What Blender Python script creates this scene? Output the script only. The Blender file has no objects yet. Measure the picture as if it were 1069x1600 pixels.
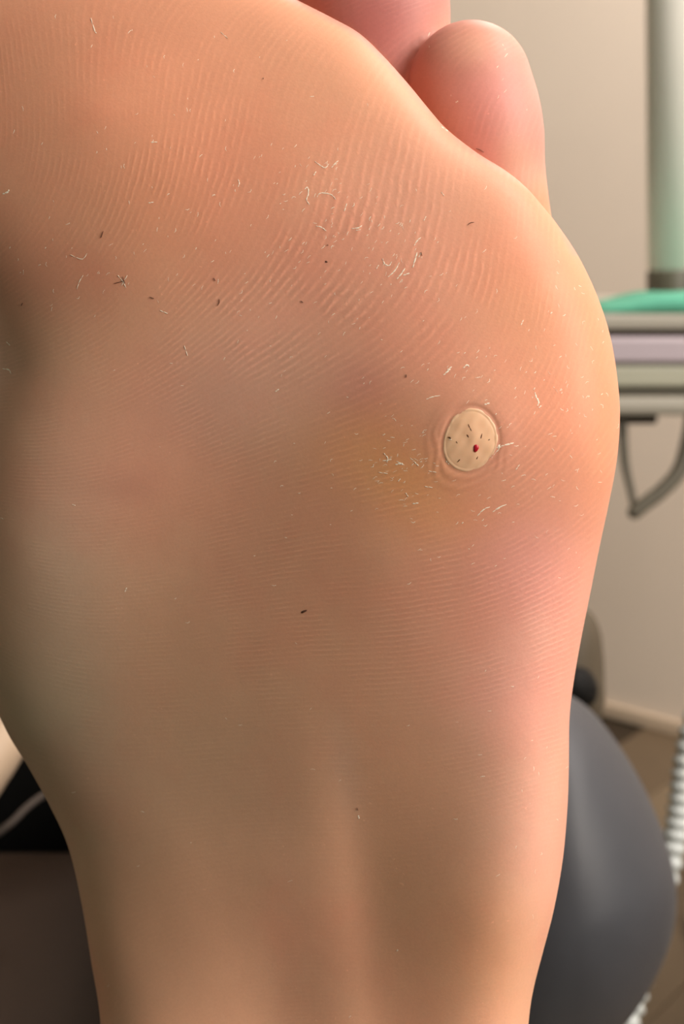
import bpy, bmesh, math, random
import numpy as np
from mathutils import Vector, Matrix
from mathutils.bvhtree import BVHTree

random.seed(7); rng = np.random.default_rng(7)
C = bpy.context.scene.collection

# ---------------------------------------------------------------- camera, world, lights, exposure
W, H = 1069, 1600
F = 1995.0                                   # focal length in pixels of the 1069 x 1600 frame
PITCH = math.radians(12.9)
CAM = np.array([0.0, 0.0, 1.0])
RX = np.array([1.0, 0.0, 0.0])
FW = np.array([0.0, math.cos(PITCH), -math.sin(PITCH)])
UP = np.array([0.0, math.sin(PITCH), math.cos(PITCH)])

cd = bpy.data.cameras.new('camera'); cam = bpy.data.objects.new('camera', cd); C.objects.link(cam)
cam.location = CAM; cam.rotation_euler = (math.pi/2 - PITCH, 0, 0)
cd.sensor_fit = 'VERTICAL'; cd.sensor_height = 36.0; cd.sensor_width = 36.0*W/H
cd.lens = 36.0*F/H
cd.clip_start = 0.01; cd.clip_end = 50
cd.dof.use_dof = True; cd.dof.focus_distance = 0.198; cd.dof.aperture_fstop = 24.0
sc = bpy.context.scene; sc.camera = cam
sc.view_settings.view_transform = 'Standard'; sc.view_settings.look = 'None'
sc.view_settings.gamma = 1.0; sc.view_settings.use_curve_mapping = False
sc.view_settings.exposure = 0.0

world = bpy.data.worlds.new('world'); sc.world = world; world.use_nodes = True
bg = world.node_tree.nodes['Background']
bg.inputs[0].default_value = (0.72, 0.88, 0.72, 1); bg.inputs[1].default_value = 0.20

def area(name, loc, target, size, power, color, size_y=None):
    l = bpy.data.lights.new(name, 'AREA'); l.energy = power; l.color = color
    l.shape = 'RECTANGLE'; l.size = size; l.size_y = size_y or size
    o = bpy.data.objects.new(name, l); C.objects.link(o); o.location = loc
    d = Vector(target) - Vector(loc); o.rotation_euler = d.to_track_quat('-Z', 'Y').to_euler()
    return o
area('window_daylight', (1.02, -0.45, 1.48), (0.0, 0.22, 0.92), 0.75, 21.0, (1.0, 0.90, 0.81))
area('ceiling_area_light', (1.25, 0.30, 2.5), (0.85, 2.1, 1.3), 0.9, 54.0, (1.0, 0.91, 0.87), 0.5)
area('ceiling_area_light', (0.60, 1.85, 2.56), (0.70, 2.0, 0.0), 0.6, 23.0, (1.0, 0.91, 0.85), 0.3)  # unseen light added to wash the top of the wall

# ---------------------------------------------------------------- helpers
def at(px, py, d):
    """point d metres deep along the camera axis, seen at a pixel of the photograph"""
    return CAM + d*(FW + (px - W/2)/F*RX + (H/2 - py)/F*UP)

def at_arr(px, py, d):
    px = np.asarray(px, float)[..., None]; py = np.asarray(py, float)[..., None]; d = np.asarray(d, float)[..., None]
    return CAM + d*(FW + (px - W/2)/F*RX + (H/2 - py)/F*UP)

def project(co):
    v = co - CAM
    d = v @ FW
    return W/2 + (v @ RX)/d*F, H/2 - (v @ UP)/d*F, d

def srgb(r, g, b):
    f = lambda c: ((c/255.0 + 0.055)/1.055)**2.4 if c > 10 else c/255.0/12.92
    return np.array([f(r), f(g), f(b)])

def tag(o, label, cat, group=None, kind=None):
    if label: o['label'] = label
    if cat: o['category'] = cat
    if group: o['group'] = group
    if kind: o['kind'] = kind
    return o

def mesh_obj(name, verts, faces, mat=None, parent=None, smooth=True):
    me = bpy.data.meshes.new(name)
    me.from_pydata([tuple(v) for v in verts], [], [tuple(f) for f in faces]); me.update()
    if smooth: me.polygons.foreach_set('use_smooth', [True]*len(me.polygons))
    o = bpy.data.objects.new(name, me); C.objects.link(o)
    if mat: me.materials.append(mat)
    if parent: o.parent = parent
    return o

def bm_obj(name, bm, mat=None, parent=None, smooth=False):
    bmesh.ops.recalc_face_normals(bm, faces=bm.faces[:])
    me = bpy.data.meshes.new(name); bm.to_mesh(me); bm.free()
    if smooth: me.polygons.foreach_set('use_smooth', [True]*len(me.polygons))
    o = bpy.data.objects.new(name, me); C.objects.link(o)
    if mat: me.materials.append(mat)
    if parent: o.parent = parent
    return o

def box_bm(x0, x1, y0, y1, z0, z1, bevel=0.0, seg=2, bm=None):
    own = bm is None
    bm = bm or bmesh.new()
    r = bmesh.ops.create_cube(bm, size=1.0)
    for v in r['verts']:
        v.co = Vector((x0 + (v.co.x+.5)*(x1-x0), y0 + (v.co.y+.5)*(y1-y0), z0 + (v.co.z+.5)*(z1-z0)))
    if bevel:
        es = list({e for v in r['verts'] for e in v.link_edges})
        bmesh.ops.bevel(bm, geom=es, offset=bevel, segments=seg, profile=0.5, affect='EDGES')
    return bm

def catmull(pts, n=8, closed=False):
    P = np.array(pts, float); m = len(P); out = []
    idx = range(m if closed else m-1)
    for i in idx:
        if closed: a, b, c, d = P[(i-1) % m], P[i], P[(i+1) % m], P[(i+2) % m]
        else: a, b, c, d = P[max(i-1, 0)], P[i], P[i+1], P[min(i+2, m-1)]
        for t in np.linspace(0, 1, n, endpoint=False):
            out.append(0.5*((2*b) + (-a+c)*t + (2*a-5*b+4*c-d)*t*t + (-a+3*b-3*c+d)*t**3))
    if not closed: out.append(P[-1])
    return np.array(out)

def tube(path, radii, nseg=16, flat=1.0, flat_dir=None, round_ends=False):
    """closed tube: rings along a path; optional elliptic flattening along flat_dir and round ends"""
    P = np.array(path, float); R = np.array(radii, float)
    if round_ends:
        t0 = P[0]-P[1]; t0 /= np.linalg.norm(t0); t1 = P[-1]-P[-2]; t1 /= np.linalg.norm(t1)
        a = np.linspace(0, math.pi/2, 9)[1:-0 or None]
        e0 = [(P[0] + t0*R[0]*math.sin(x), R[0]*max(math.cos(x), 1e-3)) for x in a][::-1]
        e1 = [(P[-1] + t1*R[-1]*math.sin(x), R[-1]*max(math.cos(x), 1e-3)) for x in a]
        P = np.array([q[0] for q in e0] + list(P) + [q[0] for q in e1])
        R = np.array([q[1] for q in e0] + list(R) + [q[1] for q in e1])
    n = len(P); V = []; Fc = []
    ref = np.array(flat_dir if flat_dir is not None else [0.123, 0.456, 0.88], float); ref /= np.linalg.norm(ref)
    for i in range(n):
        t = P[min(i+1, n-1)] - P[max(i-1, 0)]; t /= np.linalg.norm(t)
        u = ref - t*(ref @ t); u /= np.linalg.norm(u); w = np.cross(t, u)
        for k in range(nseg):
            a = 2*math.pi*k/nseg
            V.append(P[i] + R[i]*(flat*math.cos(a)*u + math.sin(a)*w))
    for i in range(n-1):
        for k in range(nseg):
            k2 = (k+1) % nseg
            Fc.append((i*nseg+k, i*nseg+k2, (i+1)*nseg+k2, (i+1)*nseg+k))
    Fc.append(tuple(range(nseg))[::-1]); Fc.append(tuple((n-1)*nseg + k for k in range(nseg)))
    return V, Fc

def poly_dist(px, py, poly):
    """distance of points to a closed polyline"""
    sh = np.shape(px); p = np.stack([np.ravel(px), np.ravel(py)], 1)
    A = poly; B = np.roll(poly, -1, 0); AB = B - A; L2 = (AB**2).sum(1) + 1e-9
    out = np.empty(len(p)); which = np.empty(len(p), int)
    for s in range(0, len(p), 4000):
        q = p[s:s+4000]
        AP = q[:, None, :] - A[None]
        t = np.clip((AP*AB[None]).sum(2)/L2[None], 0, 1)
        d = np.sqrt(((AP - t[..., None]*AB[None])**2).sum(2))
        which[s:s+4000] = d.argmin(1); out[s:s+4000] = d.min(1)
    return out.reshape(sh), which.reshape(sh)

def inside(px, py, poly):
    sh = np.shape(px); x = np.ravel(px); y = np.ravel(py); r = np.zeros(len(x), bool)
    A = poly; B = np.roll(poly, -1, 0)
    for (x0, y0), (x1, y1) in zip(A, B):
        c = (y0 > y) != (y1 > y)
        if abs(y1-y0) > 1e-9:
            r ^= c & (x < (x1-x0)*(y-y0)/(y1-y0) + x0)
    return r.reshape(sh)

def polar(poly, cen, front, back, rings=60):
    """closed solid between a front and a back sheet that meet along an outline"""
    poly = np.array(poly); cen = np.array(cen, float); n = len(poly)
    k = np.sin(np.linspace(0, math.pi/2, rings+1))[1:]
    pts = cen + k[:, None, None]*(poly - cen)[None]
    e, w = poly_dist(pts[..., 0], pts[..., 1], poly); e[-1] = 0
    polar.k = np.repeat(k[:, None], n, 1)
    df = front(pts[..., 0], pts[..., 1], e, w); db = back(pts[..., 0], pts[..., 1], e, w)
    db[-1] = df[-1]
    VF = at_arr(pts[..., 0], pts[..., 1], df); VB = at_arr(pts[..., 0], pts[..., 1], db)
    ec, wc = poly_dist(np.array([cen[0]]), np.array([cen[1]]), poly)
    cx, cy = np.array([cen[0]]), np.array([cen[1]]); polar.k = np.zeros(1)
    V = [at(cen[0], cen[1], front(cx, cy, ec, wc)[0]), at(cen[0], cen[1], back(cx, cy, ec, wc)[0])]
    V += list(VF.reshape(-1, 3)); off = len(V); V += list(VB[:-1].reshape(-1, 3))
    fi = lambda j, i: 2 + j*n + i % n
    bi = lambda j, i: fi(j, i) if j == rings-1 else off + j*n + i % n
    Fc = []
    for i in range(n):
        Fc.append((0, fi(0, i), fi(0, i+1))); Fc.append((1, bi(0, i+1), bi(0, i)))
        for j in range(rings-1):
            Fc.append((fi(j, i), fi(j+1, i), fi(j+1, i+1), fi(j, i+1)))
            Fc.append((bi(j, i), bi(j, i+1), bi(j+1, i+1), bi(j+1, i)))
    return V, Fc

# ---------------------------------------------------------------- materials
def mat(name, color, rough=0.5, spec=0.4, noise=0.0, nscale=30.0, bump=0.0, bscale=200.0, metallic=0.0, coat=0.0):
    m = bpy.data.materials.new(name); m.use_nodes = True; nt = m.node_tree; b = nt.nodes['Principled BSDF']
    c = tuple(color)[:3]
    b.inputs['Roughness'].default_value = rough; b.inputs['Specular IOR Level'].default_value = spec
    b.inputs['Metallic'].default_value = metallic; b.inputs['Coat Weight'].default_value = coat
    tc = nt.nodes.new('ShaderNodeTexCoord')
    nz = nt.nodes.new('ShaderNodeTexNoise'); nz.inputs['Scale'].default_value = nscale; nz.inputs['Detail'].default_value = 5
    nt.links.new(tc.outputs['Object'], nz.inputs['Vector'])
    mx = nt.nodes.new('ShaderNodeMix'); mx.data_type = 'RGBA'
    mx.inputs[6].default_value = (*[x*(1-noise) for x in c], 1); mx.inputs[7].default_value = (*[min(1, x*(1+noise)) for x in c], 1)
    nt.links.new(nz.outputs['Fac'], mx.inputs[0]); nt.links.new(mx.outputs[2], b.inputs['Base Color'])
    if bump:
        n2 = nt.nodes.new('ShaderNodeTexNoise'); n2.inputs['Scale'].default_value = bscale; n2.inputs['Detail'].default_value = 4
        nt.links.new(tc.outputs['Object'], n2.inputs['Vector'])
        bp = nt.nodes.new('ShaderNodeBump'); bp.inputs['Strength'].default_value = bump; bp.inputs['Distance'].default_value = 0.002
        nt.links.new(n2.outputs['Fac'], bp.inputs['Height']); nt.links.new(bp.outputs['Normal'], b.inputs['Normal'])
    return m

M = dict(
    wall=mat('wall_paint', srgb(224, 210, 194), 0.85, 0.2, 0.03, 6, 0.1, 400),
    ceiling=mat('ceiling_paint', srgb(235, 232, 225), 0.9, 0.2, 0.02),
    trim=mat('baseboard_paint', srgb(196, 177, 154), 0.5, 0.4, 0.03),
    floor_seam=mat('floor_seam', srgb(60, 50, 38), 0.8, 0.2, 0.1),
    plank_a=mat('plank_brown', srgb(104, 88, 68), 0.5, 0.4, 0.12, 18, 0.1),
    plank_b=mat('plank_umber', srgb(90, 76, 58), 0.5, 0.4, 0.12, 18, 0.1),
    plank_c=mat('plank_greige', srgb(122, 106, 84), 0.5, 0.4, 0.10, 18, 0.1),
    leather=mat('dark_grey_leatherette', srgb(66, 67, 72), 0.5, 0.45, 0.06, 90, 0.10, 900),
    brown_leather=mat('dark_brown_leatherette', srgb(58, 44, 34), 0.6, 0.25, 0.08, 60, 0.12, 700),
    black=mat('black_vinyl', srgb(16, 15, 14), 0.7, 0.2, 0.1, 40),
    taupe=mat('taupe_plastic', srgb(84, 74, 60), 0.6, 0.25, 0.06, 20),
    cream=mat('cream_plastic', srgb(176, 154, 130), 0.5, 0.4, 0.03, 20),
    cable=mat('grey_rubber', srgb(92, 82, 76), 0.6, 0.3, 0.05, 20),
    metal=mat('painted_grey_metal', srgb(236, 231, 220), 0.4, 0.4, 0.03, 10), tray=mat('grey_tray_enamel', srgb(168, 162, 148), 0.45, 0.4, 0.03, 10),
    dark_metal=mat('dark_grey_metal', srgb(96, 90, 76), 0.45, 0.5, 0.06, 20),
    groove=mat('black_seal', srgb(58, 50, 40), 0.7, 0.3, 0.1, 20),
    lilac=mat('lilac_plastic', srgb(186, 172, 178), 0.4, 0.5, 0.03, 20),
    panel=mat('grey_green_panel', srgb(178, 176, 156), 0.4, 0.5, 0.03, 20),
    teal=mat('teal_cloth', srgb(100, 178, 150), 0.8, 0.2, 0.08, 60, 0.3, 500),
    hose=mat('pale_grey_hose', srgb(205, 210, 208), 0.45, 0.4, 0.04, 30),
    cloth=mat('black_trouser_cloth', srgb(24, 23, 24), 0.95, 0.1, 0.2, 120, 0.3, 900),
    wart_speck=mat('dark_dried_speck', srgb(96, 62, 36), 0.6, 0.3, 0.2, 3000),
    blood=mat('red_blood', srgb(176, 14, 36), 0.3, 0.5, 0.15, 900),
    flake=mat('dry_skin_flake', srgb(255, 236, 214), 0.5, 0.5, 0.04, 900),
    hair=mat('brown_hair', srgb(92, 60, 44), 0.6, 0.3, 0.1, 900),
)

def skin_material(name, wart=False):
    m = bpy.data.materials.new(name); m.use_nodes = True; nt = m.node_tree; N = nt.nodes; L = nt.links
    b = N['Principled BSDF']
    b.inputs['Roughness'].default_value = 0.5; b.inputs['Specular IOR Level'].default_value = 0.35
    b.inputs['Subsurface Weight'].default_value = 0.18
    b.inputs['Subsurface Radius'].default_value = (1.0, 0.38, 0.2); b.inputs['Subsurface Scale'].default_value = 0.0025
    pig = N.new('ShaderNodeAttribute'); pig.attribute_name = 'pigment'
    rid = N.new('ShaderNodeAttribute'); rid.attribute_name = 'ridge'         # r: phase, g: how strong
    tc = N.new('ShaderNodeTexCoord')
    def noise(scale, detail=3, rough=0.5):
        n = N.new('ShaderNodeTexNoise'); n.inputs['Scale'].default_value = scale
        n.inputs['Detail'].default_value = detail; n.inputs['Roughness'].default_value = rough
        L.new(tc.outputs['Object'], n.inputs['Vector']); return n.outputs['Fac']
    def math_(op, a, c=None, d=None):
        n = N.new('ShaderNodeMath'); n.operation = op
        for i, v in enumerate((a, c, d)):
            if v is None: continue
            if isinstance(v, (int, float)): n.inputs[i].default_value = v
            else: L.new(v, n.inputs[i])
        return n.outputs[0]
    sep = N.new('ShaderNodeSeparateXYZ'); L.new(rid.outputs['Vector'], sep.inputs[0])
    phase, amt = sep.outputs[0], sep.outputs[1]
    warp = math_('MULTIPLY', math_('SUBTRACT', noise(420, 2), 0.5), 2.5)
    warp2 = math_('MULTIPLY', math_('SUBTRACT', noise(90, 2), 0.5), 5.0)
    s = math_('SINE', math_('ADD', math_('ADD', phase, warp), warp2))
    s01 = math_('MULTIPLY_ADD', s, 0.5, 0.5)
    crest = math_('POWER', s01, 2.0)
    def rng_(v, a, b_):
        mr = N.new('ShaderNodeMapRange'); mr.interpolation_type = 'SMOOTHSTEP'; L.new(v, mr.inputs[0]); mr.inputs[1].default_value = a; mr.inputs[2].default_value = b_; return mr.outputs[0]
    patch = math_('MULTIPLY', rng_(noise(120, 3), 0.40, 0.62), math_('MULTIPLY_ADD', rng_(noise(700, 2), 0.35, 0.60), 0.8, 0.2))
    ramt = math_('MULTIPLY', amt, math_('MULTIPLY_ADD', patch, 0.88, 0.12))
    ridge = math_('MULTIPLY', crest, ramt)
    grain = noise(2600, 3, 0.6)
    pores = noise(900, 2)
    hgt = math_('ADD', ridge, math_('ADD', math_('MULTIPLY', grain, 0.30), math_('MULTIPLY', pores, 0.30)))
    bp = N.new('ShaderNodeBump'); bp.inputs['Strength'].default_value = 0.32; bp.inputs['Distance'].default_value = 0.00012
    L.new(hgt, bp.inputs['Height']); L.new(bp.outputs['Normal'], b.inputs['Normal'])
    # mottled colour: broad blotches, redder veiling, paler ridge crests and tiny dry specks
    mo = math_('MULTIPLY_ADD', noise(45, 5, 0.62), 0.30, 0.85)
    cr = math_('MULTIPLY', math_('MULTIPLY_ADD', math_('MULTIPLY', math_('SUBTRACT', crest, 0.35), ramt), 0.24, 1.0), mo)
    cr = math_('MULTIPLY', cr, math_('MULTIPLY_ADD', grain, 0.14, 0.93))
    specks = math_('MULTIPLY', rng_(noise(1500, 2, 0.5), 0.70, 0.78), rng_(noise(60, 3), 0.45, 0.65))
    cr = math_('ADD', cr, math_('MULTIPLY', specks, 0.22))
    vm = N.new('ShaderNodeVectorMath'); vm.operation = 'SCALE'
    L.new(pig.outputs['Color'], vm.inputs[0]); L.new(cr, vm.inputs['Scale'])
    red = N.new('ShaderNodeMix'); red.data_type = 'RGBA'; red.blend_type = 'MULTIPLY'
    red.inputs[7].default_value = (1.02, 0.92, 0.92, 1); L.new(vm.outputs[0], red.inputs[6])
    L.new(rng_(noise(28, 4, 0.6), 0.42, 0.66), red.inputs[0]); L.new(red.outputs[2], b.inputs['Base Color'])
    return m
M['skin'] = skin_material('skin')

# ---------------------------------------------------------------- room
P0 = np.array([0.545, 2.487]); WD = np.array([1.0, -0.84])/math.hypot(1, 0.84); WN = np.array([-WD[1], WD[0]])   # along the wall, into the wall
YAW = math.atan2(WD[1], WD[0])
def room(name, bm, m, parent=None, kind='structure'):
    o = bm_obj(name, bm, m, parent); 
    if parent is None:
        o.location = (P0[0], P0[1], 0); o.rotation_euler = (0, 0, YAW); o['kind'] = kind
    return o
floor = room('floor', box_bm(-1.6, 3.2, -3.6, 0.14, -0.12, -0.006), M['floor_seam'])
room('ceiling', box_bm(-1.6, 3.2, -3.6, 0.14, 2.6, 2.7), M['ceiling'])
room('wall_right', box_bm(-1.6, 3.2, 0.0, 0.14, -0.006, 2.6), M['wall'])
room('wall_back', box_bm(-1.74, -1.6, -3.6, 0.14, -0.12, 2.7), M['wall'])
room('baseboard_right', box_bm(-1.6, 3.2, -0.014, 0.0, 0.0, 0.030, 0.004), M['trim'])
room('baseboard_back', box_bm(-1.6, -1.586, -3.6, -0.014, 0.0, 0.030, 0.004), M['trim'])
# floor planks, laid at right angles to the wall
pm = {}
for key in ('plank_a', 'plank_b', 'plank_c'):
    bm = box_bm(-0.0755, 0.0755, -0.4485, 0.4485, -0.006, 0.0, 0.0012, 1); me = bpy.data.meshes.new('plank'); bm.to_mesh(me); bm.free()
    me.materials.append(M[key]); pm[key] = me
for i in range(-3, 15):
    for j in range(0, 4):
        x = i*0.152 + 0.02; y = -0.45 - j*0.9 + (0.3 if i % 3 == 1 else 0.0 if i % 3 == 0 else 0.15) - 0.31
        key = ('plank_a', 'plank_b', 'plank_a', 'plank_b', 'plank_c')[(i*7 + j*3) % 5]
        o = bpy.data.objects.new('plank', pm[key]); C.objects.link(o); o.parent = floor; o.location = (x, y, 0)

# ---------------------------------------------------------------- instrument cart
cart = bpy.data.objects.new('instrument_cart', None); C.objects.link(cart)
tag(cart, 'pale grey instrument cart with upright post standing by the beige wall', 'cart')
D0 = 1.30
def yz(py, d):                                # a height on the cart front
    return at(W/2, py, d)
fy = yz(560, D0)[1]                           # world y of the cart front
def zc(py, y=None):                           # world z at which a pixel row meets the plane of the cart front
    y = fy if y is None else y
    a = PITCH + math.atan((py - H/2)/F)
    return CAM[2] - y*math.tan(a)
def xc(px, y, z):
    d = y*math.cos(PITCH) - (z - CAM[2])*math.sin(PITCH)
    return (px - W/2)/F*d
x0 = 0.20; x1 = 0.62; yb = fy + 0.34
def slab(name, pyt, pyb, m, dy=0.0, dx=0.0, bev=0.004):
    return bm_obj(name, box_bm(x0 - dx, x1 + dx, fy - dy, yb, zc(pyb, fy-dy), zc(pyt, fy-dy), bev), m, cart)
ztop = zc(491)
slab('tray_top', 491, 516, M['tray'], 0.0)
slab('seal_strip', 515.5, 527.5, M['groove'], -0.006, -0.004, 0.002)
slab('lilac_strip', 527, 568, M['lilac'], 0.004)['label'] = 'lilac plastic strip along the cart front'
slab('drawer_front', 570, 606, M['panel'], 0.0)
slab('lower_rail', 608, 622, M['dark_metal'], -0.006, -0.003, 0.002)
slab('underside_panel', 621, 650, M['tray'], 0.0, 0.0, 0.006)
# upright post with its collar, leaning slightly
pb = np.array([xc(1051, fy+0.13, ztop), fy+0.13, ztop]); rp = 0.0245*1.1
pt_z = 1.9; lean = 0.055
pt = np.array([pb[0] - lean*(pt_z - ztop), pb[1] + 0.02, pt_z])
V, Fc = tube([pb, pb + (pt-pb)*0.5, pt], [rp, rp, rp], 40); mesh_obj('post', V, Fc, M['metal'], cart)
V, Fc = tube([pb, pb + (pt-pb)*0.012, pb + (pt-pb)*0.016, pb + (pt-pb)*0.036, pb + (pt-pb)*0.040], [rp*1.06, rp*1.06, rp*1.04, rp*1.04, rp*1.0], 40)
mesh_obj('collar', V, Fc, M['dark_metal'], cart)
# bracket, hanging bow handle and thin hook below the tray
zu = zc(650)
bm = box_bm(xc(960, fy, zu), xc(1036, fy, zu), fy + 0.02, fy + 0.10, zu - 0.012, zu + 0.002, 0.003); bm_obj('bracket', bm, M['groove'], cart)
bow = catmull([at(1085, 640, 1.33), at(1076, 690, 1.33), at(1062, 735, 1.33), at(1035, 766, 1.33), at(1012, 784, 1.33), at(992, 800, 1.33)], 8)
V, Fc = tube(bow, np.linspace(0.0085, 0.0075, len(bow)), 14, round_ends=True); mesh_obj('bow_handle', V, Fc, M['dark_metal'], cart)
hook = catmull([at(972, 648, 1.34), at(974, 690, 1.34), at(978, 730, 1.34), at(986, 766, 1.34), at(992, 796, 1.34)], 8)
V, Fc = tube(hook, np.linspace(0.0058, 0.0035, len(hook)), 12, round_ends=True); mesh_obj('thin_hook', V, Fc, M['dark_metal'], cart)
# the cart's own leg and foot, right of the frame
xl = 0.66
bm_obj('column', box_bm(xl - 0.03, xl + 0.03, fy + 0.2, fy + 0.26, 0.05, zu + 0.01, 0.006), M['metal'], cart)
bm_obj('foot_plate', box_bm(xl - 0.16, xl + 0.16, fy + 0.08, fy + 0.38, 0.0, 0.05, 0.012), M['metal'], cart)
# teal cloth lying on the tray
zt = ztop + 0.0008
n = 26; V = []; Fc = []
xa = xc(936, fy + 0.01, zt); xk = xc(1028, fy + 0.01, zt)
for j in range(9):
    for i in range(n):
        u = i/(n-1); v = j/8
        x = xa + (x1 - 0.01 - xa)*u; y = fy + 0.006 + 0.082*v
        rise = min(1.0, max(0.0, (x - xa)/(xk - xa)))
        z = zt + 0.002 + 0.0165*rise**0.9*(0.80 + 0.20*v) + 0.0012*math.sin(60*x + 3*v)*rise
        V.append((x, y, z))
base = len(V); V += [(x, y, zt) for (x, y, z) in V]
for j in range(8):
    for i in range(n-1):
        a = j*n+i; Fc.append((a, a+1, a+n+1, a+n)); Fc.append((base+a, base+a+n, base+a+n+1, base+a+1))
ring = [i for i in range(n)] + [j*n+n-1 for j in range(1, 9)] + [8*n+i for i in range(n-2, -1, -1)] + [j*n for j in range(7, 0, -1)]
for a, b2 in zip(ring, ring[1:]+ring[:1]): Fc.append((a, base+a, base+b2, b2))
tag(mesh_obj('surgical_cloth', V, Fc, M['teal']), 'teal green folded cloth lying on the grey cart tray', 'cloth')

# ---------------------------------------------------------------- treatment chair
chair = bpy.data.objects.new('treatment_chair', None); C.objects.link(chair); chair.location = (0, 0.62, 0)
tag(chair, 'treatment chair with dark grey and brown padded leg cushions behind the foot', 'chair')
bpy.context.view_layer.update()
def part(o):
    o.parent = chair; o.matrix_parent_inverse = Matrix.Translation((0, -0.62, 0)); return o
def pod(name, outline, cen, depth, h, hb, m, rings=26, n=8, power=0.5):
    poly = catmull(outline, n, True)
    emax = poly_dist(np.array([cen[0]]), np.array([cen[1]]), poly)[0][0]
    prof = lambda e: np.clip(1 - polar.k**2.0, 0, 1)**power
    V, Fc = polar(poly, cen, lambda x, y, e, w: depth - h*prof(e), lambda x, y, e, w: depth + hb*prof(e), rings)
    return part(mesh_obj(name, V, Fc, m))
pod('leg_cushion', [(880, 1083), (915, 1102), (945, 1134), (975, 1176), (1002, 1222), (1025, 1272), (1044, 1325), (1056, 1378), (1057, 1425), (1047, 1475),
     (1028, 1522), (1000, 1572), (960, 1620), (900, 1660), (800, 1690), (720, 1650), (690, 1540), (690, 1400), (720, 1250), (780, 1130), (835, 1085)],
    (905, 1450), 0.56, 0.06, 0.06, M['leather'])['label'] = 'rounded dark grey leatherette cushion'
# brown cushion under the calf, black bolster and seat behind it
part(bm_obj('leg_cushion', box_bm(-0.22, 0.045, 0.30, 0.49, 0.655, 0.7535, 0.03, 5), M['brown_leather'], None, True))['label'] = 'dark brown cushion under the calf'
part(bm_obj('side_bolster', box_bm(-0.34, -0.075, 0.50, 0.80, 0.66, 0.86, 0.03, 5), M['black'], None, True))
part(bm_obj('seat', box_bm(-0.34, 0.075, 0.50, 1.25, 0.60, 0.7535, 0.03, 5), M['black'], None, True))
part(bm_obj('back_pad', box_bm(-0.30, 0.06, 1.16, 1.30, 0.70, 0.98, 0.04, 5), M['black'], None, True))
part(bm_obj('seat_frame', box_bm(-0.12, 0.06, 0.36, 1.1, 0.53, 0.66, 0.01), M['dark_metal']))
part(bm_obj('column', box_bm(-0.08, 0.08, 0.66, 0.84, 0.04, 0.55, 0.01), M['dark_metal']))
part(bm_obj('base_plate', box_bm(-0.22, 0.12, 0.50, 0.95, 0.0, 0.05, 0.012), M['dark_metal']))
V, Fc = tube([at(800, 1500, 0.60), at(500, 1540, 0.66)], [0.012, 0.012], 12); part(mesh_obj('cushion_arm', V, Fc, M['dark_metal']))
# taupe bracket pad and black joint above the grey cushion
pod('side_pad', [(905, 948), (925, 958), (938, 985), (943, 1020), (945, 1060), (945, 1100), (930, 1130), (880, 1135), (850, 1080), (850, 1000), (870, 955)],
    (895, 1045), 0.72, 0.022, 0.04, M['taupe'])
pod('joint_cap', [(897, 1042), (917, 1045), (930, 1060), (935, 1080), (924, 1102), (884, 1106), (864, 1080), (874, 1050)], (899, 1074), 0.70, 0.014, 0.03, M['black'], 14)
# cream side rail and grey cable at the left
rail = catmull([at(-60, 1250, 0.46), at(-20, 1190, 0.47), at(20, 1130, 0.49), at(80, 1050, 0.52)], 8)
V, Fc = tube(rail, [0.0105]*len(rail), 20, round_ends=True); part(mesh_obj('side_rail', V, Fc, M['cream']))['label'] = 'cream rail beside the bolster'
cab = catmull([at(-60, 1325, 0.455), at(-20, 1312, 0.46), at(15, 1288, 0.46), at(42, 1262, 0.462), at(70, 1242, 0.464), at(120, 1220, 0.465)], 8)
V, Fc = tube(cab, [0.0014]*len(cab), 12, round_ends=True); part(mesh_obj('control_cable', V, Fc, M['cable']))['label'] = 'thin grey cable'

# corrugated hose hanging past the grey cushion
hp = catmull([at(1130, 1040, 0.86), at(1092, 1110, 0.86), at(1072, 1190, 0.86), at(1063, 1260, 0.86), at(1050, 1330, 0.86), at(1028, 1420, 0.86), at(1002, 1520, 0.85), at(978, 1600, 0.84), at(940, 1700, 0.83)], 40)
rr = [0.0078 + 0.0011*math.sin(i*math.pi/5.5) for i in range(len(hp))]
V, Fc = tube(hp, rr, 16)
tag(mesh_obj('corrugated_hose', V, Fc, M['hose']), 'pale grey corrugated hose hanging beside the dark grey cushion', 'hose')

# ---------------------------------------------------------------- the foot
# outline of the sole as it turns away from view (pixels), ball at the top, heel at the bottom
SOLE = [(300, -75), (390, -38), (465, 0), (520, 28), (562, 52), (600, 88), (640, 133), (672, 172), (700, 203), (745, 238), (790, 266), (822, 292), (850, 324), (872, 352),
        (905, 402), (935, 466), (955, 530), (966, 600), (969, 655), (964, 720), (951, 790), (938, 850), (924, 920), (908, 1000), (896, 1070), (890, 1125), (889, 1200), (887, 1260),
        (880, 1340), (866, 1420), (848, 1490), (834, 1545), (826, 1600), (815, 1750), (800, 1950), (770, 2150), (700, 2320), (590, 2420), (470, 2440), (350, 2410), (240, 2330),
        (180, 2200), (160, 2050), (156, 1900), (160, 1750), (157, 1600), (142, 1500), (127, 1410), (107, 1325), (78, 1260), (45, 1200), (8, 1138), (-28, 1050), (-48, 950),
        (-50, 820), (-38, 700), (-18, 620), (-10, 560), (-28, 490), (-75, 420), (-150, 330), (-190, 200), (-200, 50), (-170, -60), (-80, -120), (60, -130), (190, -110)]
poly = catmull(SOLE, 10, True)
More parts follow.
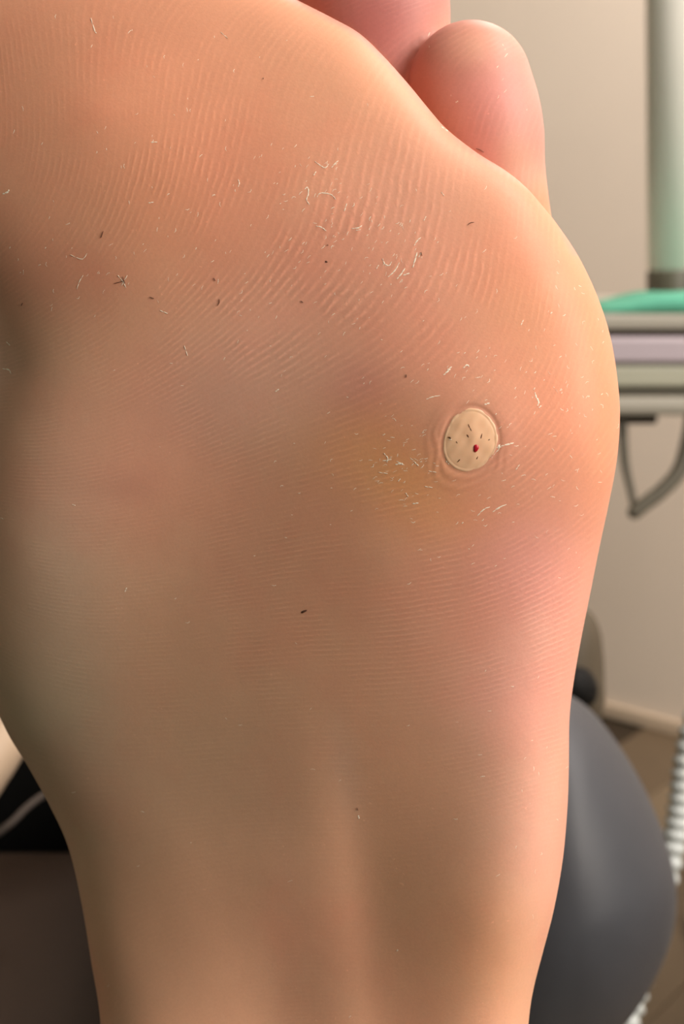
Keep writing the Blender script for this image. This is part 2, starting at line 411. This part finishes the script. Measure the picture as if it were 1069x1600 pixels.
ctrl = np.array([(-120, 150, 4.5), (150, 180, -2.2), (450, 220, -2.5), (380, 40, 0), (650, 330, -3.0), (900, 560, -1.6), (780, 640, -3.2), (600, 580, -2.3), (450, 480, -0.8), (60, 480, 3), (200, 430, -0.5),
    (300, 720, 6), (600, 880, 2.2), (860, 900, 1.2), (40, 880, 12), (300, 1020, 14.2), (550, 1120, 9.5), (800, 1200, 4.5), (90, 1120, 23), (250, 1330, 23.5), (430, 1380, 18), (580, 1400, 14.2),
    (760, 1450, 6.5), (190, 1560, 25), (420, 1600, 20.5), (650, 1600, 12), (790, 1600, 7), (480, 2000, -2), (300, 2200, 0), (650, 2200, 0), (220, 1800, 11), (480, 2350, 3), (720, 1850, 2)], float)
def tps_fit(P, v, lam=1e-3):
    n = len(P); r = np.linalg.norm(P[:, None]-P[None], axis=2)
    K = np.where(r > 0, r**2*np.log(r + 1e-12), 0) + lam*np.eye(n)
    Q = np.hstack([np.ones((n, 1)), P]); A = np.block([[K, Q], [Q.T, np.zeros((3, 3))]])
    w = np.linalg.solve(A, np.concatenate([v, np.zeros(3)]))
    def f(x, y):
        sh = np.shape(x); q = np.stack([np.ravel(x), np.ravel(y)], 1)/1000.0
        r = np.linalg.norm(q[:, None]-P[None], axis=2)
        return (np.where(r > 0, r**2*np.log(r+1e-12), 0) @ w[:n] + w[n] + q @ w[n+1:]).reshape(sh)
    return f
tps = tps_fit(ctrl[:, :2]/1000.0, ctrl[:, 2])
def g2(x, y, cx, cy, sx, sy, ang=0.0):
    c, s = math.cos(math.radians(ang)), math.sin(math.radians(ang))
    u = (x-cx)*c - (y-cy)*s; v = (x-cx)*s + (y-cy)*c         # ang counter-clockwise as seen
    return np.exp(-(u/sx)**2 - (v/sy)**2)
def base_depth(x, y):                        # millimetres behind the reference plane, + is farther
    d = tps(x, y)
    # tendon cord down the middle of the arch, and the hollow beside it
    cx = 480 + 0.10*np.clip(y-1150, 0, 600)
    edge = 1/(1+np.exp(-(x-(cx+48))/14.0))
    fade = np.clip((y-1120)/160, 0, 1)*np.clip((2000-y)/300, 0, 1)
    d = d + fade*(-0.55*np.exp(-((x-cx)/60)**2) + 0.62*edge*np.exp(-np.clip(x-(cx+48), 0, None)/90))
    d = d - 0.3*g2(x, y, 300, 1420, 60, 160, 20) + 0.3*g2(x, y, 210, 1450, 60, 150, 20)
    # crease folds beside the great toe joint, small dimple and callus mound
    d = d + 1.2*g2(x, y, 4, 565, 26, 36, 0)
    d = d - 0.8*g2(x, y, 735, 690, 110, 100) + 0.15*g2(x, y, 160, 775, 60, 22)
    return d
# roll-off radius (mm) varies round the outline
seg = np.arange(len(poly)); pxs, pys = poly[:, 0], poly[:, 1]
r_e = np.where((pys < 330) & (pxs > 250), 16.0, np.where(pxs > 500, np.where(pys < 800, 18.0, 26.0), 30.0))
r_d = np.where((pys < 330) & (pxs > 250), 5.5, np.where(pxs > 500, np.where(pys < 800, 9.5, 15.0), 15.0))
def sm(a, k=25):
    ker = np.hanning(2*k+1); ker /= ker.sum(); return np.convolve(np.concatenate([a[-k:], a, a[:k]]), ker, 'valid')
r_e, r_d = sm(r_e), sm(r_d)
def sole_front(x, y, e, w):
    emm = e*0.1; q = np.clip(1 - emm/r_e[w], 0, 1)**2.6
    return (200 + base_depth(x, y) + r_d[w]*(1-np.sqrt(np.clip(1-q*q, 0, 1))))/1000.0
def sole_back(x, y, e, w):
    emm = e*0.1; q = np.clip(1 - emm/32.0, 0, 1)
    th = np.interp(y, [-100, 300, 900, 1500, 2000, 2400], [14, 16, 30, 46, 50, 40])
    return (200 + base_depth(x, y) + r_d[w] + th*np.sqrt(np.clip(1-q*q, 0, 1)))/1000.0
V, Fc = polar(poly, (430, 880), sole_front, sole_back, 110)
Vall = list(V); Fall = list(Fc)
def add(V, Fc):
    o = len(Vall); Vall.extend(V); Fall.extend([tuple(i+o for i in f) for f in Fc])
def toe(pts):
    q = catmull([(*p,) for p in pts], 10)
    P = [at(a, b, d/1000) for a, b, d, r in q]; R = [r*d/F/1000 for a, b, d, r in q]
    add(*tube(P, R, 40, 0.82, FW, True))
toe([(800, 470, 226, 80), (775, 350, 225, 87), (760, 275, 223, 93), (752, 220, 221, 99), (744, 175, 220, 100), (735, 132, 219.3, 96)])
toe([(620, 420, 232, 90), (605, 230, 231, 104), (592, 100, 229, 112), (586, 20, 227, 118), (582, -40, 226, 116), (580, -75, 226, 100)])
toe([(430, 300, 232, 90), (400, 60, 231, 105), (375, -80, 228, 98), (365, -170, 226, 106), (360, -210, 226, 92)])
toe([(230, 250, 232, 90), (190, -20, 231, 105), (160, -180, 228, 105), (145, -290, 226, 114), (140, -330, 226, 98)])
toe([(0, 300, 230, 150), (-60, 0, 230, 170), (-95, -200, 227, 165), (-110, -330, 224, 185), (-115, -390, 224, 165)])
# ankle and shin going away from the heel
def leg_pt(t): 
    return CAM + (-0.006*RX - 0.138*UP + 0.250*FW) + np.array([0.0, t, 0.0])
LT = np.linspace(0.0, 0.18, 14); LR = np.interp(LT, [0, 0.05, 0.10, 0.18], [0.034, 0.036, 0.037, 0.040])
add(*tube([leg_pt(t) for t in LT], LR, 48, 1.0, RX, True))

raw = mesh_obj('raw_body', Vall, Fall)
md = raw.modifiers.new('remesh', 'REMESH'); md.mode = 'VOXEL'; md.voxel_size = 0.00062
ms = raw.modifiers.new('smooth', 'SMOOTH'); ms.factor = 0.5; ms.iterations = 5
dg = bpy.context.evaluated_depsgraph_get()
me = bpy.data.meshes.new_from_object(raw.evaluated_get(dg)); me.name = 'person'
bpy.data.objects.remove(raw)
person = bpy.data.objects.new('person', me); C.objects.link(person)
me.materials.clear(); me.materials.append(M['skin'])
me.polygons.foreach_set('use_smooth', [True]*len(me.polygons))
tag(person, 'bare foot of a reclining person, sole facing out, yellow wart on the ball', 'person')


# ---- callus collar round the wart: finer mesh there, a shallow moat, a low rim and gathered folds
WC = np.array([735.0, 688.0])
def wart_r(a):                               # outline radius in pixels at an angle (image, y down)
    c, s = math.cos(a), math.sin(a)
    r = 1/math.sqrt((c/44)**2 + (s/51)**2)
    return r*(1 + 0.05*math.cos(2*(a + 0.8)) + 0.025*math.sin(3*a+0.6))
def vnoise(x, y):
    return math.sin(x*1.7+0.3)*math.cos(y*2.1+1.1) + 0.5*math.sin(x*3.9+y*2.7) 
def collar_h(rho, a):
    t = (rho-1.0)/0.9
    if t >= 1: return 0.0
    x, y = rho*math.cos(a), rho*math.sin(a)
    tt = max(0.0, t); env = math.sin(math.pi*min(1, tt*1.02))*(1-tt)
    h = -0.00011*math.exp(-((rho-1.03)/0.07)**2)*(0.75 + 0.25*math.sin(a+3.6))
    h += 0.00015*env*(0.62 + 0.38*math.sin(a*2+0.5) + 0.25*math.sin(3*a+2))
    low = 0.5 + 0.5*math.sin(a - 0.4)
    w = rho*1.3 + 0.22*math.sin(2*a+1.0) + 0.13*math.sin(5*a)
    h += 0.00005*math.sin(w*15 + 1.5*vnoise(x*1.3, y*1.3))*low*env
    return h if rho > 0.9 else -0.0001
bm = bmesh.new(); bm.from_mesh(me)
co = np.array([v.co[:] for v in bm.verts]); x, y, d = project(co)
near = (np.hypot(x-WC[0], y-WC[1]) < 102) & (d < 0.215)
es = [e for e in bm.edges if near[e.verts[0].index] and near[e.verts[1].index]]
bmesh.ops.subdivide_edges(bm, edges=es, cuts=3, use_grid_fill=True, smooth=0.0)
bm.normal_update()
for v in bm.verts:
    c = v.co
    if abs(c.x - 0.020) > 0.02: continue
    px_, py_, d_ = project(np.array(c))
    dx, dy = px_-WC[0], py_-WC[1]; r = math.hypot(dx, dy)
    if r < 100 and d_ < 0.215:
        a = math.atan2(dy, dx); h = collar_h(r/wart_r(a), a)
        if h: v.co = c + v.normal*h
bm.to_mesh(me); bm.free()
me.polygons.foreach_set('use_smooth', [True]*len(me.polygons))

# ---- pigment with some arch shade, and ridge lines of the skin, per vertex
PIG0 = np.array([0.66, 0.42, 0.30])
BL = [  # x, y, sx, sy, angle, colour, weight
    (250, 130, 420, 260, -10, (0.71, 0.37, 0.25), 0.8),     # thick yellowish skin on the ball
    (560, 90, 180, 130, -40, (0.77, 0.47, 0.33), 0.8),
    (250, 300, 110, 120, 0, (0.68, 0.34, 0.22), 0.55),
    (350, 270, 70, 90, 0, (0.72, 0.34, 0.24), 0.5),
    (110, 430, 90, 60, 0, (0.62, 0.31, 0.22), 0.6),
    (480, 480, 190, 130, 40, (0.72, 0.41, 0.32), 0.8),
    (680, 430, 150, 140, 50, (0.80, 0.46, 0.36), 0.75),
    (610, 330, 120, 110, 40, (0.84, 0.50, 0.39), 0.7),
    (850, 500, 110, 170, 10, (0.75, 0.40, 0.25), 0.85),     # orange outer border
    (900, 640, 90, 160, 0, (0.75, 0.40, 0.25), 0.8),
    (690, 560, 110, 60, 0, (0.78, 0.41, 0.31), 0.6),
    (555, 610, 60, 50, 20, (0.58, 0.28, 0.25), 0.75),       # purplish zone
    (560, 690, 80, 70, 0, (0.64, 0.33, 0.19), 0.7),
    (640, 745, 130, 65, -12, (0.73, 0.43, 0.19), 0.9),      # amber callus below and left of the wart
    (740, 800, 110, 50, 5, (0.73, 0.43, 0.21), 0.8),
    (735, 688, 80, 80, 0, (0.68, 0.38, 0.29), 0.75),
    (520, 800, 110, 110, 0, (0.60, 0.33, 0.23), 0.5),
    (830, 900, 110, 150, 10, (0.78, 0.47, 0.44), 0.9),      # pink outer edge
    (800, 1080, 120, 120, 0, (0.74, 0.45, 0.42), 0.8),
    (680, 980, 100, 110, 0, (0.68, 0.38, 0.30), 0.6),
    (350, 620, 190, 120, 20, (0.63, 0.45, 0.38), 0.75),
    (200, 760, 60, 40, 0, (0.58, 0.31, 0.26), 0.5),
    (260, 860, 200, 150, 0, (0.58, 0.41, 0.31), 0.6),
    (300, 1200, 260, 220, 0, (0.50, 0.38, 0.28), 0.75),  # arch toned down: its shade is put into the pigment
    (90, 900, 90, 300, 0, (0.49, 0.43, 0.36), 0.65),  # greenish shade of the inner border, put into the pigment
    (60, 1150, 130, 180, 0, (0.44, 0.43, 0.34), 0.7),  # green-grey shade of the inner arch mixed into the colour
    (640, 1250, 120, 170, 0, (0.60, 0.38, 0.27), 0.7),
    (830, 1330, 90, 220, 0, (0.78, 0.54, 0.47), 0.8),
    (770, 1480, 90, 140, 0, (0.74, 0.48, 0.30), 0.6),
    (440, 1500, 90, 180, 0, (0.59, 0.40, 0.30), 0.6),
    (540, 1205, 24, 90, 8, (0.50, 0.38, 0.31), 0.45), (615, 1400, 40, 140, 10, (0.54, 0.36, 0.24), 0.4), (440, 1330, 30, 120, 8, (0.64, 0.44, 0.33), 0.35),
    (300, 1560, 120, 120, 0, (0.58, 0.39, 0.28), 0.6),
]
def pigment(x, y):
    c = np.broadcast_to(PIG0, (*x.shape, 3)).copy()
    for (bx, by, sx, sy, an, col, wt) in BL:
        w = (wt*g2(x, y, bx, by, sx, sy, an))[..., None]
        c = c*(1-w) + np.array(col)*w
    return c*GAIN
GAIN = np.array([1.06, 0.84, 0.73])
def toe_pigment(x, y):
    c = np.broadcast_to(np.array([0.66, 0.34, 0.29]), (*x.shape, 3)).copy()
    for (bx, by, sx, sy, an, col, wt) in [(590, 20, 110, 120, 0, (0.52, 0.235, 0.225), 0.9), (740, 70, 70, 50, 0, (0.74, 0.45, 0.33), 0.8), (760, 150, 70, 50, 0, (0.72, 0.36, 0.32), 0.7),
                                          (690, 200, 50, 60, 0, (0.66, 0.36, 0.26), 0.6), (810, 250, 35, 50, 0, (0.74, 0.52, 0.40), 0.9), (840, 300, 40, 40, 0, (0.76, 0.50, 0.38), 0.9), (825, 150, 40, 90, 0, (0.74, 0.42, 0.36), 0.5)]:
        w = (wt*g2(x, y, bx, by, sx, sy, an))[..., None]; c = c*(1-w) + np.array(col)*w
    return c*np.array([1.02, 0.90, 0.86])
# ridge direction samples (x, y, degrees counter-clockwise from level), fitted with one smooth phase field
RD = np.array([(60, 150, 94), (200, 250, 88), (270, 230, 82), (320, 330, 76), (350, 150, 78), (450, 100, 72), (600, 150, 62), (700, 300, 58), (400, 430, 52), (350, 520, 42), (330, 580, 35),
    (450, 520, 45), (550, 450, 52), (620, 400, 58), (750, 450, 60), (850, 450, 72), (930, 560, 85), (560, 630, 20), (520, 650, 15), (480, 700, -2), (540, 780, -8), (600, 830, -8), (480, 900, -9),
    (700, 900, 5), (850, 900, 22), (650, 1050, 8), (450, 1100, -5), (850, 1000, 25), (140, 850, -5), (80, 780, -5), (700, 780, 10), (800, 720, 28), (740, 600, 42), (870, 640, 60), (300, 1200, 0),
    (700, 1300, 10), (300, 1000, -4), (100, 450, 84), (250, 640, 22), (200, 700, 0), (250, 350, 79), (150, 330, 86), (330, 250, 78), (100, 250, 89), (300, 500, 48), (420, 560, 38), (250, 150, 84), (500, 1500, 0), (800, 1550, 10), (900, 800, 35)], float)
def poly_terms(x, y, deg=6):
    u = (x-500)/600.0; v = (y-750)/800.0; T = []; TX = []; TY = []
    for i in range(deg+1):
        for j in range(deg+1-i):
            if i+j == 0: continue
            T.append(u**i*v**j)
            TX.append((i*u**max(i-1, 0) if i else 0*u)*v**j/600.0)
            TY.append((j*v**max(j-1, 0) if j else 0*v)*u**i/800.0)
    return np.stack(T, -1), np.stack(TX, -1), np.stack(TY, -1)
th = np.radians(RD[:, 2]); per = np.interp(RD[:, 1], [200, 500, 800, 1200], [9.5, 10.0, 8.0, 8.0])
_, TX, TY = poly_terms(RD[:, 0], RD[:, 1])
A = np.vstack([TX, TY]); bvec = np.concatenate([np.sin(th)*2*np.pi/per, np.cos(th)*2*np.pi/per])
sc_ = np.linalg.norm(A, axis=0); A = A/sc_
coef = np.linalg.solve(A.T@A + 2e-3*np.eye(A.shape[1]), A.T@bvec)/sc_
def ridge_attr(x, y, sole):
    xx = np.clip(x, -60, 1000); yy = np.clip(y, -60, 1620)
    T, _, _ = poly_terms(xx, yy); ph = T @ coef
    a = 0.26 + 0.9*g2(x, y, 430, 480, 200, 130, 40) + 0.6*g2(x, y, 640, 400, 150, 130, 50) + 0.45*g2(x, y, 260, 250, 120, 170) + 0.55*g2(x, y, 600, 880, 260, 160) + 0.4*g2(x, y, 850, 950, 120, 220)
    a = a - 0.16*np.clip((y-1100)/300, 0, 1)
    return ph, np.where(sole, np.clip(a, 0, 1.1)*np.where(y > 750, 0.78, 1.0), 0.35)
def paint(me, force_sole=False):
    nv = len(me.vertices); co = np.empty(nv*3); me.vertices.foreach_get('co', co); co = co.reshape(-1, 3)
    x, y, d = project(co)
    e, _ = poly_dist(x, y, poly[::3]); ins = inside(x, y, poly[::3])
    if force_sole: ins[:] = True
    s = np.where(ins, e, -e); w = np.clip((s + 4)/16, 0, 1)
    joint = g2(x, y, 850, 325, 45, 45); w = np.clip(w + joint, 0, 1)
    w = np.where((y > 400) | (x < -40), 1.0, w)[:, None]
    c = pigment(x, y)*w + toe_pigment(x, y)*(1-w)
    ph, am = ridge_attr(x, y, w[:, 0] > 0.5)
    a = me.attributes.new('pigment', 'FLOAT_COLOR', 'POINT')
    a.data.foreach_set('color', np.hstack([c, np.ones((nv, 1))]).astype(np.float32).ravel())
    b = me.attributes.new('ridge', 'FLOAT_VECTOR', 'POINT')
    b.data.foreach_set('vector', np.stack([ph, am, 0*am], 1).astype(np.float32).ravel())
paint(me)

nvt = len(me.vertices); co = np.empty(nvt*3); me.vertices.foreach_get('co', co); co = co.reshape(-1, 3)
polys = [p.vertices[:] for p in me.polygons]
bvh = BVHTree.FromPolygons(co.tolist(), polys)
camv = Vector(CAM)
def on_skin(px, py, lift=0.0):
    """point on the skin seen at a pixel, lifted off it by so many metres"""
    dr = Vector(FW + (px - W/2)/F*RX + (H/2 - py)/F*UP).normalized()
    loc, nor, _, _ = bvh.ray_cast(camv, dr, 2.0)
    if loc is None: return None, None
    return np.array(loc) + np.array(nor)*lift, np.array(nor)

# ---- wart
def dome(name, r0, r1, nr, hfun, m, skin=False, closed=True):
    na = 96; V = []; Fc = []
    if r0 == 0:
        p, _ = on_skin(*WC, hfun(0, 0)); V.append(p)
    js = range(1, nr+1) if r0 == 0 else range(nr+1)
    for j in js:
        rho = r0 + (r1-r0)*j/nr
        for i in range(na):
            a = 2*math.pi*i/na; r = wart_r(a)*rho
            p, _ = on_skin(WC[0]+r*math.cos(a), WC[1]+r*math.sin(a), hfun(rho, a)); V.append(p)
    st = 1 if r0 == 0 else 0
    if r0 == 0:
        for i in range(na): Fc.append((0, 1+(i+1) % na, 1+i))
    for j in range(len(list(js))-1):
        for i in range(na):
            i2 = (i+1) % na; Fc.append((st+j*na+i, st+j*na+i2, st+(j+1)*na+i2, st+(j+1)*na+i))
    return mesh_obj(name, V, Fc, m, person)
def wart_h(rho, a):
    h = 0.00036*(1 - rho**4)**0.7 - 0.00010 if rho < 1 else -0.00018
    x = rho*math.cos(a)*4; y = rho*math.sin(a)*4
    return h + 0.00003*vnoise(x, y) + 0.00012*math.exp(-((rho*math.cos(a)-0.1)/0.2)**2)*(1-rho)
M['wart'] = mat('wart_callus', srgb(248, 195, 156), 0.45, 0.4, 0.08, 300)
bw = M['wart'].node_tree.nodes['Principled BSDF']; bw.inputs['Subsurface Weight'].default_value = 0.25
bw.inputs['Subsurface Radius'].default_value = (1, 0.6, 0.35); bw.inputs['Subsurface Scale'].default_value = 0.002
wart = dome('wart', 0, 1.0, 34, wart_h, M['wart']); wart['label'] = 'pale yellow oval wart'
def lift_at(px, py):
    v = np.array([px, py]) - WC; a = math.atan2(v[1], v[0]); rho = np.hypot(*v)/wart_r(a)
    return wart_h(rho, a) if rho < 1 else 0.0
def blob(name, px, py, L, Wd, ang, hgt, m, parent, base=None):
    """small raised lump lying on the skin: length and width in pixels, angle counter-clockwise"""
    V = []; Fc = []; na = 12; ca, sa = math.cos(math.radians(ang)), -math.sin(math.radians(ang))
    b = lift_at(px, py) if base is None else base
    ph = random.random()*6
    for j, (rr_, hh) in enumerate([(1.0, -0.3), (0.95, 0.35), (0.6, 0.85)]):
        for i in range(na):
            a = 2*math.pi*i/na; k = rr_*(1 + 0.16*math.sin(2*a+ph) + 0.10*math.sin(3*a+2*ph))
            u = math.cos(a)*L/2*k; v = math.sin(a)*Wd/2*k
            p, _ = on_skin(px + u*ca - v*sa, py + u*sa + v*ca, b + hgt*hh); V.append(p)
    p, _ = on_skin(px, py, b + hgt); V.append(p)
    for j in range(2):
        for i in range(na):
            i2 = (i+1) % na; Fc.append((j*na+i, (j+1)*na+i, (j+1)*na+i2, j*na+i2))
    for i in range(na): Fc.append((2*na+i, 3*na, 2*na+(i+1) % na))
    Fc.append(tuple(range(na)))
    return mesh_obj(name, V, Fc, m, parent)
for (px, py, L, w_, an) in [(733, 666, 6, 2.2, -70), (735.5, 671, 5, 2, -60), (731, 681, 6, 2.6, -65), (752, 681.5, 8, 2.4, 80), (703, 684, 6, 4, -40), (717, 719.5, 6, 2.4, 45),
                            (745.5, 715, 5, 2.2, 70), (764, 687, 3.5, 1.8, 20), (714, 691, 4, 1.6, -50)]:
    blob('dark_speck', px, py, L, w_*0.75, an, 0.00005, M['wart_speck'], wart)
blob('blood_spot', 743.5, 700, 11.5, 9.5, 60, 0.00022, M['blood'], wart)['label'] = 'red blood spot'

# ---- loose hairs and dark specks on the sole
def strand(name, pts, r_px, m, lift=0.00012):
    q = catmull(pts, 5); P = []
    for i, (a, b) in enumerate(q):
        p, _ = on_skin(a, b, lift_at(a, b) + lift); 
        if p is None: return None
        P.append(p)
    R = [r_px*0.00006*(0.45 + 0.55*math.sin(math.pi*(i+0.5)/len(P))) for i in range(len(P))]
    V, Fc = tube(P, R, 6); return mesh_obj(name, V, Fc, m, person)
blob('dark_speck', 475, 955.5, 10, 4, 30, 0.00012, M['hair'], person, 0.0)
blob('dark_speck', 510, 409, 4, 3.4, 0, 0.0001, M['hair'], person, 0.0)
for pts in [[(731, 352), (735, 348.5), (741, 347.5)], [(658, 394), (659.5, 400)], [(340, 478), (343, 472), (342.5, 467)], [(334, 434), (337, 439)], [(178, 443), (186, 441), (194, 439)],
            [(192, 432), (194, 438), (196, 443)], [(234, 464), (241, 466.5)], [(158, 372), (162, 361)], [(34, 478), (36, 473)], [(558, 1262), (560, 1266)],
            [(512, 382), (513, 384)], [(411, 122), (412, 124)], [(744, 232), (750, 234), (756, 238)], [(470, 470), (474, 473)], [(635, 590), (635, 585)]]:
    strand('loose_hair', pts, 1.0 if len(pts) < 3 else 0.9, M['hair'])

# ---- dry skin flakes: thin curled slivers, too many to count
FV = []; FF = []
def flake(pts, w_px, lift=0.00010):
    q = catmull(pts, 4); n = len(q); base = len(FV); P = []; Nn = []
    for i, (a, b) in enumerate(q):
        p, nn = on_skin(a, b, lift_at(a, b))
        if p is None: return
        P.append(p); Nn.append(nn)
    P = np.array(P)
    for i in range(n):
        t = P[min(i+1, n-1)] - P[max(i-1, 0)]; t /= (np.linalg.norm(t)+1e-12); s_ = np.cross(t, Nn[i])
        wd = w_px*0.0001*(0.35 + 0.65*math.sin(math.pi*(i+0.5)/n))*0.5
        up = lift*(0.6+0.6*math.sin(2.3*i))
        FV.append(P[i] - s_*wd - Nn[i]*0.00003); FV.append(P[i] + Nn[i]*up); FV.append(P[i] + s_*wd - Nn[i]*0.00003)
    for i in range(n-1):
        a = base+3*i; FF.append((a, a+1, a+4, a+3)); FF.append((a+1, a+2, a+5, a+4))
HAND = [([(492, 252), (500, 258), (508, 262), (514, 256)], 2.2), ([(518, 262), (524, 255), (529, 251)], 2.2), ([(494, 268), (490, 274)], 2.4), ([(476, 296), (481, 293), (482, 303), (479, 312), (484, 320)], 2.6),
    ([(495, 308), (500, 302), (510, 302), (519, 305), (525, 312)], 2.2), ([(538, 330), (542, 318)], 2.2), ([(494, 353), (502, 355), (510, 361)], 2.4), ([(550, 357), (560, 356), (566, 352)], 2.6), ([(556, 360), (564, 359)], 1.8),
    ([(598, 404), (601, 412), (608, 415), (612, 409)], 2.6), ([(606, 433), (613, 427), (619, 420), (624, 410)], 2.6), ([(620, 436), (627, 428), (633, 419)], 3.0), ([(630, 430), (640, 427)], 3), ([(645, 418), (649, 405), (652, 394)], 3.2),
    ([(647, 384), (652, 376), (658, 371)], 2.4), ([(662, 345), (666, 338)], 2), ([(654, 402), (658, 395)], 2.0), ([(372, 292), (374, 286), (372, 280)], 2), ([(588, 420), (592, 414)], 2),
    ([(693, 586), (700, 580), (704, 576)], 3.4), ([(699, 578), (706, 573)], 3), ([(724, 575), (730, 570), (733, 573)], 3.4), ([(666, 624), (676, 620), (688, 618)], 2.2), ([(757, 632), (765, 630)], 3.4),
    ([(774, 648), (776, 646)], 2), ([(836, 613), (838, 620), (842, 628), (840, 634)], 3.6), ([(834, 609), (836, 606)], 2.2), ([(842, 637), (846, 634)], 2.6), ([(776, 700), (781, 696), (779, 702)], 5), ([(783, 697), (795, 694), (803, 692)], 3.4), ([(768, 716), (774, 708), (780, 702)], 2.0),
    ([(806, 734), (812, 726)], 2), ([(697, 720), (702, 726)], 3.2), ([(702, 686), (706, 687)], 2.2), ([(598, 680), (602, 678)], 2.2), ([(600, 708), (606, 716), (604, 722)], 2.6), ([(598, 720), (612, 718)], 2.4), ([(618, 726), (626, 724), (630, 726)], 4.2),
    ([(648, 722), (654, 728)], 2.8), ([(670, 736), (682, 738)], 1.8), ([(622, 752), (626, 748)], 2.4), ([(645, 787), (654, 786)], 3), ([(634, 770), (638, 776)], 2), ([(592, 738), (606, 740)], 1.8), ([(664, 760), (676, 762)], 2),
    ([(746, 806), (756, 796), (766, 792)], 2.6), ([(770, 800), (780, 793), (792, 788)], 2.6), ([(776, 796), (786, 790)], 3), ([(722, 818), (724, 816)], 2.6), ([(142, 28), (148, 48), (151, 52)], 2.2), ([(345, 50), (356, 60)], 1.6),
    ([(4, 303), (12, 300), (14, 296)], 4), ([(236, 222), (246, 222)], 2.2), ([(232, 317), (240, 316)], 2.2), ([(130, 430), (124, 440), (120, 452)], 1.6), ([(110, 398), (128, 405), (136, 396)], 1.6), ([(184, 430), (192, 440), (197, 450)], 1.8), ([(199, 430), (190, 446)], 1.8),
    ([(10, 534), (16, 540)], 2.6), ([(4, 576), (14, 578), (17, 584)], 3), ([(288, 540), (293, 556)], 1.8), ([(250, 485), (262, 490)], 2), ([(560, 1274), (561, 1279)], 4), ([(195, 925), (198, 918)], 2.4), ([(113, 788), (118, 790)], 1.6),
    ([(690, 300), (694, 306)], 1.8), ([(716, 158), (712, 160)], 2.4), ([(700, 205), (690, 198)], 1.4), ([(620, 1486), (622, 1484)], 3), ([(430, 612), (436, 608)], 3), ([(818, 500), (814, 508)], 2.2), ([(860, 490), (863, 488)], 2.6)]
for pts, w_ in HAND: flake(pts, w_)
CL = [(520, 310, 60, 50, 50, 50), (630, 400, 50, 45, 40, 55), (250, 250, 110, 120, 46, 85), (620, 720, 36, 40, 46, 20), (760, 600, 90, 60, 40, 45), (850, 620, 70, 90, 45, 55), (720, 770, 100, 40, 40, 12),
      (430, 400, 130, 80, 60, 48), (560, 480, 130, 90, 40, 52), (200, 100, 190, 90, 30, 80), (920, 560, 40, 100, 36, 115), (780, 1000, 110, 180, 30, 15), (450, 800, 200, 160, 24, 0), (740, 120, 50, 70, 14, 60), (150, 430, 110, 40, 26, 50), (700, 700, 90, 60, 34, 20), (850, 1260, 30, 120, 14, 80), (350, 1250, 200, 200, 12, 0)]
for (cx, cy, sx, sy, n, an) in CL:
    for _ in range(n):
        x = rng.normal(cx, sx); y = rng.normal(cy, sy); L = rng.uniform(2.5, 8); a = math.radians(an + rng.normal(0, 25)); k = rng.normal(0, 1.5)
        if abs(x-WC[0]) < 46 and abs(y-WC[1]) < 54: continue
        dx, dy = math.cos(a)*L/2, -math.sin(a)*L/2
        flake([(x-dx, y-dy), (x - dy*k*0.2, y + dx*k*0.2), (x+dx, y+dy)], rng.uniform(0.9, 1.9), 0.00005)
fl = mesh_obj('skin_flakes', FV, FF, M['flake'], person); fl['kind'] = 'stuff'; fl['label'] = 'white dry skin flakes'

# ---- trouser leg over the shin, resting on the brown cushion
TT = np.linspace(0.10, 0.72, 40)
TR = np.interp(TT, [0.10, 0.13, 0.3, 0.72], [0.044, 0.047, 0.054, 0.06])
V, Fc = tube([leg_pt(t) + np.array([0, 0, 0.0 if t < .1 else (np.interp(t, [.1, .3, .72], [.044, .054, .06]) - .054)]) for t in TT], [r*(1+0.02*math.sin(37*t)) for t, r in zip(TT, TR)], 40, 1.0, RX, False)
mesh_obj('trouser_leg', V, Fc, M['cloth'], person)['label'] = 'black trouser leg'
